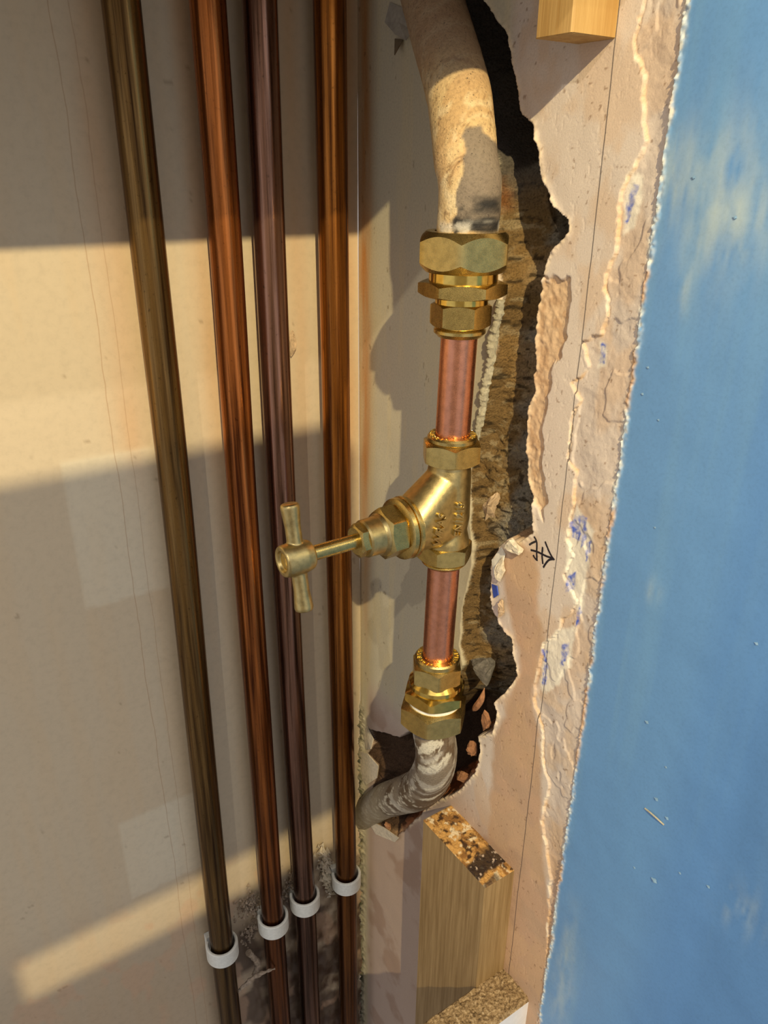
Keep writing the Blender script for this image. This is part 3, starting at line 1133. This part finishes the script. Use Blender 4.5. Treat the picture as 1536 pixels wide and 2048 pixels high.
def collar_text(txt, zt_, r, parent, start, step):
    v_all, n = [], 0
    parts = []
    for i, chh in enumerate(txt):
        if chh == ' ':
            continue
        v, f = text_mesh(chh, 3.0, 0.15)
        q = math.radians(start + step * i)
        e = cdir(math.degrees(q))
        tg = np.cross(UP, e)
        p = axy(zt_)
        parts.append((np.array([p + e * r + tg * a[0] + -e * -a[1] * 1.0 * -1 * -1 + UP * (a[2] + .05) for a in v]), f))
    return mk('lettering', *join(parts), B_poly, parent, False)


collar_text('COMPRESSION  BSEN1254', czt, 9.0, tc, -150, 15)
collar_text('COMPRESSION  BSEN1254', y0, 9.3, cr, -150, 15)

# ------------------------------------------------------------------ LEAD PIPES


def lead_tube(name, pts, rad, colors, label):
    P = smooth_path(pts, 150)
    rr = np.interp(np.linspace(0, 1, len(P)), np.linspace(0, 1, len(rad)), rad)
    n = 96

    def jit(i, th):
        u = i * 0.9
        return fbm(u, np.cos(th) * 8 + 40, 14, 500, 5, 0.65) * 0.9 + fbm(u, np.sin(th) * 8 + 20, 3.5, 510, 3) * 0.25
    V, f = tube(P, rr, n, True, jit)
    ii = np.repeat(np.arange(len(P)), n)
    q = V - C
    X = 768 + F * (q @ R) / (q @ FW)
    Y = 1024 - F * (q @ U) / (q @ FW)
    cols = colors(V, X, Y)
    return tag(mk(name, V, f, M_lead, None, True, None, cols), label, 'pipe', 'old lead pipes')


M_lead = mat_attr('flaking_lead', 0.7, 0.7, 0.7, 0.9, 0.35, 0.18, specks=(1.3, 0.66, 0.72, (0.05, 0.04, 0.03)))


def up_col(V, X, Y):
    a, b = V[:, 1] * 1.0, V[:, 2]
    c = np.ones((len(V), 3)) * srgb(206, 178, 130)
    c = blend(c, ss(fbm(a, b * 0.4, 8, 520, 4), -0.04, 0.12) * 0.5, srgb(178, 138, 92))
    c = blend(c, ss(fbm(a * 2, b, 6, 525, 4), 0.05, 0.2) * 0.6, srgb(226, 206, 164))
    cr = np.abs(fbm(a + V[:, 0], b * 0.22, 5, 527, 4, 0.6))
    c = blend(c, (1 - ss(cr, 0.0, 0.03)) * 0.65, srgb(120, 84, 48))
    c = blend(c, ss(b, 20, 45) * 0.7, srgb(150, 126, 104))
    lead = [(935, 262), (960, 255), (1010, 300), (1010, 470), (905, 470), (905, 430), (910, 395), (925, 350), (930, 300)]
    d = sdf(lead, X + fbm(a, b, 5, 530) * 30, Y + fbm(a, b, 5, 540) * 40)
    c = blend(c, ss(d, -3, 4) * 0.95, srgb(120, 108, 94))
    c = blend(c, ss(d, -3, 6) * ss(Y, 385, 405) * ss(fbm(a, b, 7, 550), -0.14, 0.04), srgb(40, 38, 36))
    c = blend(c, ss(Y, 435, 455) * ss(fbm(a, b, 3, 555), -0.05, 0.1) * 0.8, srgb(196, 190, 176))
    return c


zl = z1
P0 = [RW(800, -190, -22), RW(845, -70, -6), RW(884, 70, 9), RW(917, 190, 18), RW(930, 310, 23), axy(zl + 14) + np.array([0, -.5, 0]), axy(zl - 8)]
lead_tube('lead_pipe', P0, [12.6, 12.6, 12.4, 12.2, 12.0, 11.8, 11.6], up_col, 'thick old lead pipe with flaking paint above the upper coupling')


def lo_col(V, X, Y):
    a, b = V[:, 1] + V[:, 0] * 1.3, V[:, 2] * 0.8 - V[:, 0]
    c = np.ones((len(V), 3)) * srgb(128, 116, 100)
    c = blend(c, ss(fbm(a, b, 13, 560, 4, 0.6), 0.0, 0.06) * 0.75, srgb(176, 170, 158))
    c = blend(c, ss(fbm(a, b, 11, 565, 4, 0.6), 0.02, 0.1) * 0.85, srgb(86, 66, 44))
    c = blend(c, ss(fbm(a, b, 3, 568, 3), 0.1, 0.18) * 0.8, srgb(206, 200, 182))
    c = blend(c, ss(V[:, 1], -62, -40) * 0.7, srgb(158, 146, 120))
    return c


e0 = axy(y6 + 6)
P1 = [e0, axy(y6 - 3), RW(873, 1505, 22), RW(864, 1545, 18), RW(840, 1577, 13), RW(802, 1591, 9), RW(767, 1603, 3), RW(737, 1625, -5), RW(712, 1660, -15)]
lead_tube('lead_pipe', P1, [10.8, 10.8, 11.0, 11.4, 11.6, 11.4, 11.2, 11.0, 11.0], lo_col, 'bent old lead pipe curving into the wall below the lower coupling')

# ------------------------------------------------------------------ TIMBER BATTENS
W_pale = wood_mat('sawn_pine', (0.33, 0.225, 0.105), (0.22, 0.14, 0.058), True, 0.45)
W_warm = wood_mat('warm_pine', (0.52, 0.33, 0.12), (0.40, 0.23, 0.07), True, 0.35)
W_end = mat_attr('cut_end_grain', 0.7, 0.9, 0.9, 0.9, 0.35, 0.2)
M_tar = mat_simple('black_tar', (0.035, 0.025, 0.022), 0.45, 0, 0.6, 1.5, 0.9, 0.8)


def batten(name, a0_, a1_, dpt, z0, z1, mat, label, endmat, top=True):
    t = empty(name, (-dpt / 2, -(a0_ + a1_) / 2, z0), label, 'timber batten')
    x0, x1, yb, ya = -dpt, 3.5, -a1_, -a0_
    ch = 0.7
    v, f = [], []
    prof = [(x1, ya), (x0 + ch, ya), (x0, ya - ch), (x0, yb + ch), (x0 + ch, yb), (x1, yb)]
    zz = np.linspace(z0, z1, 40)
    for k, z in enumerate(zz):
        for (x, y) in prof:
            w = vnoise(np.array([z * .05]), np.array([y * .1]), 9)[0] * 0.3
            v.append((x + w * (x < 0), y, z))
    m = len(prof)
    for k in range(len(zz) - 1):
        for i in range(m):
            j = (i + 1) % m
            f.append((k * m + i, k * m + j, (k + 1) * m + j, (k + 1) * m + i))
    f.append(tuple(range(m)))
    f.append(tuple((len(zz) - 1) * m + i for i in range(m))[::-1])
    mk('board', v, f, mat, t, False)
    # rough cut end: a thin displaced layer of end grain
    zc_, s_ = (z1, 1) if top else (z0, -1)
    ys = np.linspace(ya - 0.2, yb + 0.2, 90)
    xs_ = np.linspace(x0 + 0.2, 1.0, 40)
    XX, YY = np.meshgrid(xs_, ys, indexing='ij')
    hh = 0.25 + np.abs(fbm(XX * 2.5, YY, 5, 600, 4, 0.6)) * (1.6 if top else 0.4)
    hh = np.where((XX == xs_[0]) | (YY == ys[0]) | (YY == ys[-1]), 0.02, hh)
    vv = np.stack([XX, YY, zc_ + s_ * hh], -1).reshape(-1, 3)
    i_ = np.arange(XX.size).reshape(XX.shape)
    qf = np.stack([i_[:-1, :-1], i_[1:, :-1], i_[1:, 1:], i_[:-1, 1:]], -1).reshape(-1, 4)
    ec = np.ones(XX.shape + (3,)) * srgb(196, 150, 84)
    ec = blend(ec, ss(fbm(XX, YY * 0.4, 2.2, 640, 4, 0.6), -0.04, 0.1) * 0.8, srgb(120, 78, 34))
    ec = blend(ec, ss(fbm(XX, YY, 3.5, 650, 3), 0.16, 0.24) * 0.9, srgb(226, 208, 172))
    ec = blend(ec, ss(fbm(XX, YY, 3.0, 655, 3), 0.17, 0.24) * 0.9, srgb(50, 30, 16))
    if top:
        wv = fbm(XX, YY, 7, 660, 3) * 6
        band = ss(-YY + wv + XX * 0.12, 134, 136.5) * (1 - ss(-YY + wv + XX * 0.12, 145, 147))
        ec = blend(ec, band * 0.93, srgb(34, 24, 22))
        ec = blend(ec, ss(-YY + XX * 0.25, 147, 148) * (1 - ss(XX, -11, -8)) * 0.75, srgb(70, 60, 50))
        ec = blend(ec, band * ss(fbm(XX, YY, 1.2, 662, 2), 0.2, 0.3), srgb(200, 180, 160))
    mk('cut_end', vv, qf if s_ < 0 else qf[:, ::-1], endmat, t, True, None, ec.reshape(-1, 3))
    return t


ZB = -343.5
bt = batten('timber_batten', 99.5, 154.5, 20.5, -742, ZB, W_pale, 'pale grained timber batten with rough cut top, below the lead pipe', W_end)
batten('timber_batten', 142, 158.5, 20.0, 38.5, 150, W_warm, 'warm brown timber batten end hanging above the hacked plaster', W_warm, False)

# ------------------------------------------------------------------ chipped white sill block at the foot
M_white = mat_simple('white_gloss', (0.72, 0.72, 0.74), 0.35, 0, 0.05, 0.3, 0.1, 0.2)
m_, nt_, b_ = newmat('crumbly_top')
sp(b_, 0.9, 0, 0.2)
v_ = coords(nt_)
f_ = noise(nt_, v_, 0.6, 7, 0.75)
nt_.links.new(ramp(nt_, f_, [(0.33, (0.05, 0.03, 0.018)), (0.46, (0.26, 0.17, 0.08)), (0.58, (0.48, 0.34, 0.18)), (0.72, (0.72, 0.62, 0.45))]), b_.inputs['Base Color'])
bump(nt_, b_, f_, 1.0, 1.2)
M_crumb = m_
pa, pb = RW(1006, 1930), RW(1056, 2012)
sa0, sa1, sz = -pa[1], -pb[1], (pa[2] + pb[2]) / 2
sb = empty('white_sill', (-40, -(sa0 + sa1) / 2, sz - 60), 'white painted sill end with crumbling chipped top at the bottom edge', 'sill')
mk('board', *box(-95, 2, -sa1, -sa0, sz - 60, sz - 0.3), M_white, sb, False)
xs_ = np.linspace(-94.5, 1, 150)
ys = np.linspace(-sa0 + 0.8, -sa1 - 0.2, 60)
XX, YY = np.meshgrid(xs_, ys, indexing='ij')
hh = 1.0 + fbm(XX, YY, 4, 620, 5, 0.65) * 5 + 1.5
edge_ = np.minimum(np.minimum(XX - xs_[0], 9), np.minimum(ys[0] - YY, YY - ys[-1]))
hh = hh * ss(edge_, -0.01, 1.6) - 0.2
i_ = np.arange(XX.size).reshape(XX.shape)
qf = np.stack([i_[:-1, :-1], i_[:-1, 1:], i_[1:, 1:], i_[1:, :-1]], -1).reshape(-1, 4)
mk('crumbling_plaster', np.stack([XX, YY, sz + hh], -1).reshape(-1, 3), qf, M_crumb, sb, True, None)

# ------------------------------------------------------------------ MARKER SCRIBBLE on the plaster
M_ink = mat_simple('black_marker', (0.012, 0.01, 0.016), 0.4, 0, 0.1, 1, 0.0)
from mathutils.bvhtree import BVHTree as _B


def wall_x(a, z):
    i = np.clip(np.searchsorted(ga, a), 1, len(ga) - 1)
    j = np.clip(np.searchsorted(gz, z), 1, len(gz) - 1)
    return xs[i, j]


STR = [[(1068, 1073), (1073, 1085), (1073, 1105), (1074, 1122)], [(1061, 1100), (1075, 1104), (1092, 1112), (1104, 1116)],
       [(1085, 1094), (1084, 1110), (1086, 1128)], [(1090, 1083), (1096, 1098), (1103, 1112), (1109, 1120)],
       [(1107, 1118), (1098, 1120), (1091, 1128), (1087, 1135)], [(1066, 1110), (1070, 1117), (1075, 1120)],
       [(1058, 1090), (1064, 1086), (1071, 1083)]]
parts = []
for s in STR:
    P = [RW(*q, 0.0) for q in s]
    P = smooth_path(P, 18)
    wdt = 0.95
    V_, f_ = [], []
    for i in range(len(P)):
        tdir = P[min(i + 1, len(P) - 1)] - P[max(i - 1, 0)]
        tdir /= np.linalg.norm(tdir)
        nrm = np.array([0, -tdir[2], tdir[1]])
        for sgn in (-1, 1):
            p = P[i] + nrm * wdt * 0.5 * sgn
            p[0] = wall_x(-p[1], p[2]) - 0.12
            V_.append(p)
    for i in range(len(P) - 1):
        f_.append((2 * i, 2 * i + 1, 2 * i + 3, 2 * i + 2))
    parts.append((V_, f_))
mk('marker_scribble', *join(parts), M_ink, wall_right, True, None)

# ------------------------------------------------------------------ RUBBLE, FLAKES AND DUST
M_brick = mat_simple('brick_orange', (0.38, 0.18, 0.085), 0.9, 0, 0.35, 0.5, 0.8, 0.9)
M_flake = mat_simple('plaster_flake', (0.66, 0.58, 0.44), 0.85, 0, 0.2, 0.5, 0.6, 0.6)
M_sand = mat_simple('sandy_plaster', (0.60, 0.44, 0.28), 0.9, 0, 0.25, 0.5, 0.8, 0.8)
M_dust = mat_simple('dusty_web', (0.46, 0.36, 0.26), 0.95, 0, 0.3, 0.6, 0.8, 0.8)
M_bead = mat_simple('cream_filler', (0.74, 0.68, 0.50), 0.9, 0, 0.2, 1.2, 0.9, 1.0)


def rock(c, r, seed, squash=(1, 1, 1)):
    """broken lump: convex hull of random points, each face split and roughened"""
    rg = np.random.default_rng(seed)
    d = rg.normal(size=(17, 3))
    d /= np.linalg.norm(d, axis=1)[:, None]
    pts = d * rg.uniform(0.65, 1.15, (17, 1)) * np.array(squash) * r
    v, f = hull_obj([p for p in pts])
    V = [tuple(a) for a in v]
    tri = []
    for q in f:
        for k in range(1, len(q) - 1):
            tri.append((q[0], q[k], q[k + 1]))
    for it in range(2):
        mid, new = {}, []

        def m_(a, b):
            key = (min(a, b), max(a, b))
            if key not in mid:
                p = (np.array(V[a]) + np.array(V[b])) / 2 + rg.normal(0, r * 0.07 / (it + 1), 3)
                mid[key] = len(V)
                V.append(tuple(p))
            return mid[key]
        for a, b, cc in tri:
            ab, bc_, ca = m_(a, b), m_(b, cc), m_(cc, a)
            new += [(a, ab, ca), (ab, b, bc_), (ca, bc_, cc), (ab, bc_, ca)]
        tri = new
    return np.array(V) + np.array(c), tri


ROCKS = [('brick_fragment', M_brick, 945, 1500, -2, 4.6, (0.7, .8, 1.5), 'orange brick chunk at the right of the lower hole'),
         ('brick_fragment', M_brick, 925, 1555, -2, 4.6, (0.8, 1.2, 1.0), 'orange brick chunk at the lower right of the lower hole'),
         ('brick_fragment', M_brick, 972, 1440, -2, 4.4, (0.8, .9, 1.6), 'reddish brick chunk beside the lower coupling'),
         ('brick_fragment', M_brick, 775, 1650, 2, 3.0, (0.8, 1.2, .8), 'small orange brick crumb below the lead pipe bend'),
         ('plaster_fragment', M_flake, 1025, 1090, 3, 4.6, (.7, 1.3, .9), 'cream plaster lump beside the black marker scribble'),
         ('plaster_fragment', M_flake, 1000, 1140, 2.5, 3.6, (.6, .8, 1.8), 'white plaster chip on the right edge of the channel below the tap'),
         ('plaster_fragment', M_sand, 1003, 1215, 2, 3.4, (.6, .8, 1.6), 'ochre plaster chip on the channel edge beside the lower copper pipe'),
         ('mortar_lump', M_sand, 985, 1010, -9, 7.5, (.8, 1, 1.3), 'brown mortar lump in the channel right of the tap body'),
         ('mortar_lump', mat_simple('grey_mortar', (0.20, 0.18, 0.15), 0.95, 0, 0.4, 0.5, 1, 1.2), 965, 1340, -5, 8, (.8, 1.2, 1.0), 'grey mortar lump right of the lower coupling collar'),
         ('plaster_fragment', M_sand, 585, 690, 2, 2.6, (.5, .8, 3.2), 'tan plaster scrap stuck behind the third pipe')]
for k, (nm, mt, px, py, o_, r_, sq, lb) in enumerate(ROCKS):
    p = BW(px, py, o_) if px < 700 else RW(px, py, o_)
    if px < 700:
        sq = (sq[1] * 1.3, sq[0], sq[2])
    o = mk(nm, *rock(p, r_, 11 + k * 3, sq), mt, None)
    o.data.polygons.foreach_set('use_smooth', [False] * len(o.data.polygons))
    tag(o, lb, 'rubble')

# orange splinter
p0, p1_, p2 = RW(946, 1422, 3), RW(962, 1400, 4), RW(969, 1376, 2)
o = mk('brick_splinter', *tube(smooth_path([p0, p1_, p2], 12), np.array([0.2, 1.2, 1.7, 1.9, 1.9, 1.8, 1.7, 1.5, 1.3, 1.0, .7, .4, .2])[:len(smooth_path([p0, p1_, p2], 12))], 8), M_brick, None)
tag(o, 'thin orange brick splinter right of the lower coupling', 'rubble')

# knobbly filler bead down the left edge of the channel
bead = [(1001, 600), (995, 640), (986, 680), (982, 720), (972, 765), (967, 800), (960, 845), (955, 880)]
Pb = smooth_path([RW(*q, 0.5) for q in bead], 120)


def jb(i, th):
    return fbm(i * 0.55, np.cos(th) * 2 + np.sin(th) + 9, 2.0, 720, 3, 0.6) * 3.0


rb = np.interp(np.arange(len(Pb)), [0, 20, 60, 100, len(Pb)], [2.0, 2.3, 1.9, 1.8, .6])
mk('filler_bead', *tube(Pb, rb, 16, True, jb), M_bead, wall_right)


# thin curled flakes of torn paint
def flake(pts, label, mat=M_flake, thick=0.5):
    P = np.array([RW(px, py, o_) for px, py, o_ in pts])
    c = P.mean(0)
    n = len(P)
    nrm = np.cross(P[1] - P[0], P[2] - P[0])
    nrm /= np.linalg.norm(nrm)
    V = np.vstack([P + nrm * thick / 2, P - nrm * thick / 2, [c + nrm * thick * 1.2], [c - nrm * thick / 2]])
    f = []
    for i in range(n):
        j = (i + 1) % n
        f += [(i, j, 2 * n), (n + j, n + i, 2 * n + 1), (j, i, n + i, n + j)]
    o = mk('paint_flake', V, f, mat, None, False)
    return tag(o, label, 'paint flake')


flake([(717, 1500, 1), (736, 1508, 2.5), (757, 1532, 4), (754, 1556, 2), (733, 1570, 1), (716, 1545, .5)], 'pale torn paint flap at the left of the lead pipe bend')
flake([(734, 1452, .5), (747, 1478, 2), (742, 1498, 5), (733, 1500, 1), (728, 1475, .3)], 'thin white paint flake standing up above the lead pipe bend')
flake([(734, 1638, 1), (768, 1655, 3), (798, 1676, 4), (790, 1684, 1), (752, 1668, .5)], 'white edged paint flake below the lead pipe bend')
flake([(770, 45, 1), (790, 68, 4), (812, 80, 5), (826, 62, 2), (815, 20, 0.5), (780, 5, 0.5)], 'grey torn paint flap near the top left of the upper lead pipe', mat_simple('grey_flake', (0.36, 0.33, 0.27), 0.8))
flake([(790, 78, 1), (806, 80, 1), (789, 110, 6)], 'dark pointed paint flake hanging beside the upper lead pipe', mat_simple('dark_flake', (0.20, 0.15, 0.09), 0.8))
flake([(1003, 1095, 0.5), (1010, 1108, 1.6), (1002, 1140, 2), (988, 1150, 1.5), (984, 1120, .8)], 'white and blue paint flake below the plaster lump', mat_simple('white_flake', (0.78, 0.77, 0.68), 0.6))
flake([(984, 1168, .8), (994, 1172, 1.6), (997, 1190, 1.4), (988, 1196, .8)], 'small deep blue paint flake beside the lower copper pipe', mat_simple('blue_flake', (0.05, 0.10, 0.45), 0.5))

# debris behind the clips: dust ledge of crumbs between the pipes, and a hanging web
def crumbs(name, label, pts, mat, n, r0, r1, seed, cat):
    rg = np.random.default_rng(seed)
    parts = []
    pts = np.array(pts, float)
    for i in range(n):
        k = rg.integers(len(pts) - 1)
        q = pts[k] + (pts[k + 1] - pts[k]) * rg.random()
        q = q + rg.normal(0, 1, 2) * np.array([5, 9])
        r = rg.uniform(r0, r1)
        p = BW(q[0], q[1], rg.uniform(0.5, 5))
        d = np.array([(1, 1, 1), (-1, -1, 1), (-1, 1, -1), (1, -1, -1)]) * r * rg.uniform(.4, 1.2, (4, 3))
        V = p + d
        parts.append((V, [(0, 1, 2), (0, 3, 1), (0, 2, 3), (1, 3, 2)]))
    o = mk(name, *join(parts), mat, None, False)
    o['kind'] = 'stuff'
    return tag(o, label, cat)


crumbs('plaster_dust', 'pale crumbs and dust caught between the second and third pipe clips', [(500, 1780), (520, 1840), (575, 1790), (590, 1740), (580, 1800)], M_dust, 260, .4, 1.3, 31, 'dust')
crumbs('plaster_dust', 'dusty crumbs on the wall between the first and second pipe clips', [(475, 1830), (500, 1800), (512, 1850), (485, 1880)], M_dust, 200, .4, 1.3, 32, 'dust')
crumbs('plaster_chips', 'bright plaster chips heaped left of the clip nearest the corner', [(640, 1705), (655, 1725), (645, 1750), (662, 1775), (650, 1760)], M_flake, 150, .6, 2.4, 33, 'dust')
wp = [BW(474, 1985, 16), BW(492, 1968, 18), BW(515, 1950, 18), BW(550, 1937, 20)]
o = mk('cobweb_clump', *tube(smooth_path(wp, 40), np.interp(np.arange(len(smooth_path(wp, 40))), [0, 12, 28, 40], [.2, 1.3, 1.6, .2]), 10, True,
                              lambda i, th: fbm(i * .8, np.cos(th) * 2 + 5, 2, 740, 3) * 2.2), M_dust, None)
tag(o, 'dusty cobweb clump slung between the pipes below the clips', 'cobweb')
wp = [BW(497, 1905, 8), BW(515, 1925, 9), BW(510, 1950, 10)]
o = mk('cobweb_clump', *tube(smooth_path(wp, 30), 2.2, 10, True, lambda i, th: fbm(i * .8, np.cos(th) * 2 + 5, 2, 750, 3) * 3.2), M_dust, None)
tag(o, 'grey cobweb tuft under the second pipe clip', 'cobweb')
# splinter and bumps in the blue paint
p = [RW(1290, 1617, .5), RW(1306, 1630, 1.2), RW(1328, 1650, .4)]
o = mk('wood_splinter', *tube(smooth_path(p, 12), 0.35, 8), M_bead, None)
tag(o, 'tiny pale splinter stuck on the blue wall', 'splinter')
for (px, py, r_) in ((1309, 1760, 1.6), (1334, 1636, 1.0), (1313, 1598, 1.1), (1417, 1773, .9), (1269, 1735, .7), (1360, 1746, .7), (1294, 1444, 1.0),
                     (1513, 1287, .8), (1332, 1534, .7), (1310, 1055, .6), (1285, 788, .7), (1317, 840, .6), (1296, 735, .7), (1387, 355, .8), (1470, 435, .8)):
    pp = RW(px, py, -wall_x(-RW(px, py)[1], RW(px, py)[2]))
    mk('paint_bump', *rock(pp, r_, 5, (.5, 1, 1)), M_bump if 'M_bump' in globals() else globals().setdefault('M_bump', mat_simple('paint_bump', (0.22, 0.36, 0.50), 0.4)), wall_right)
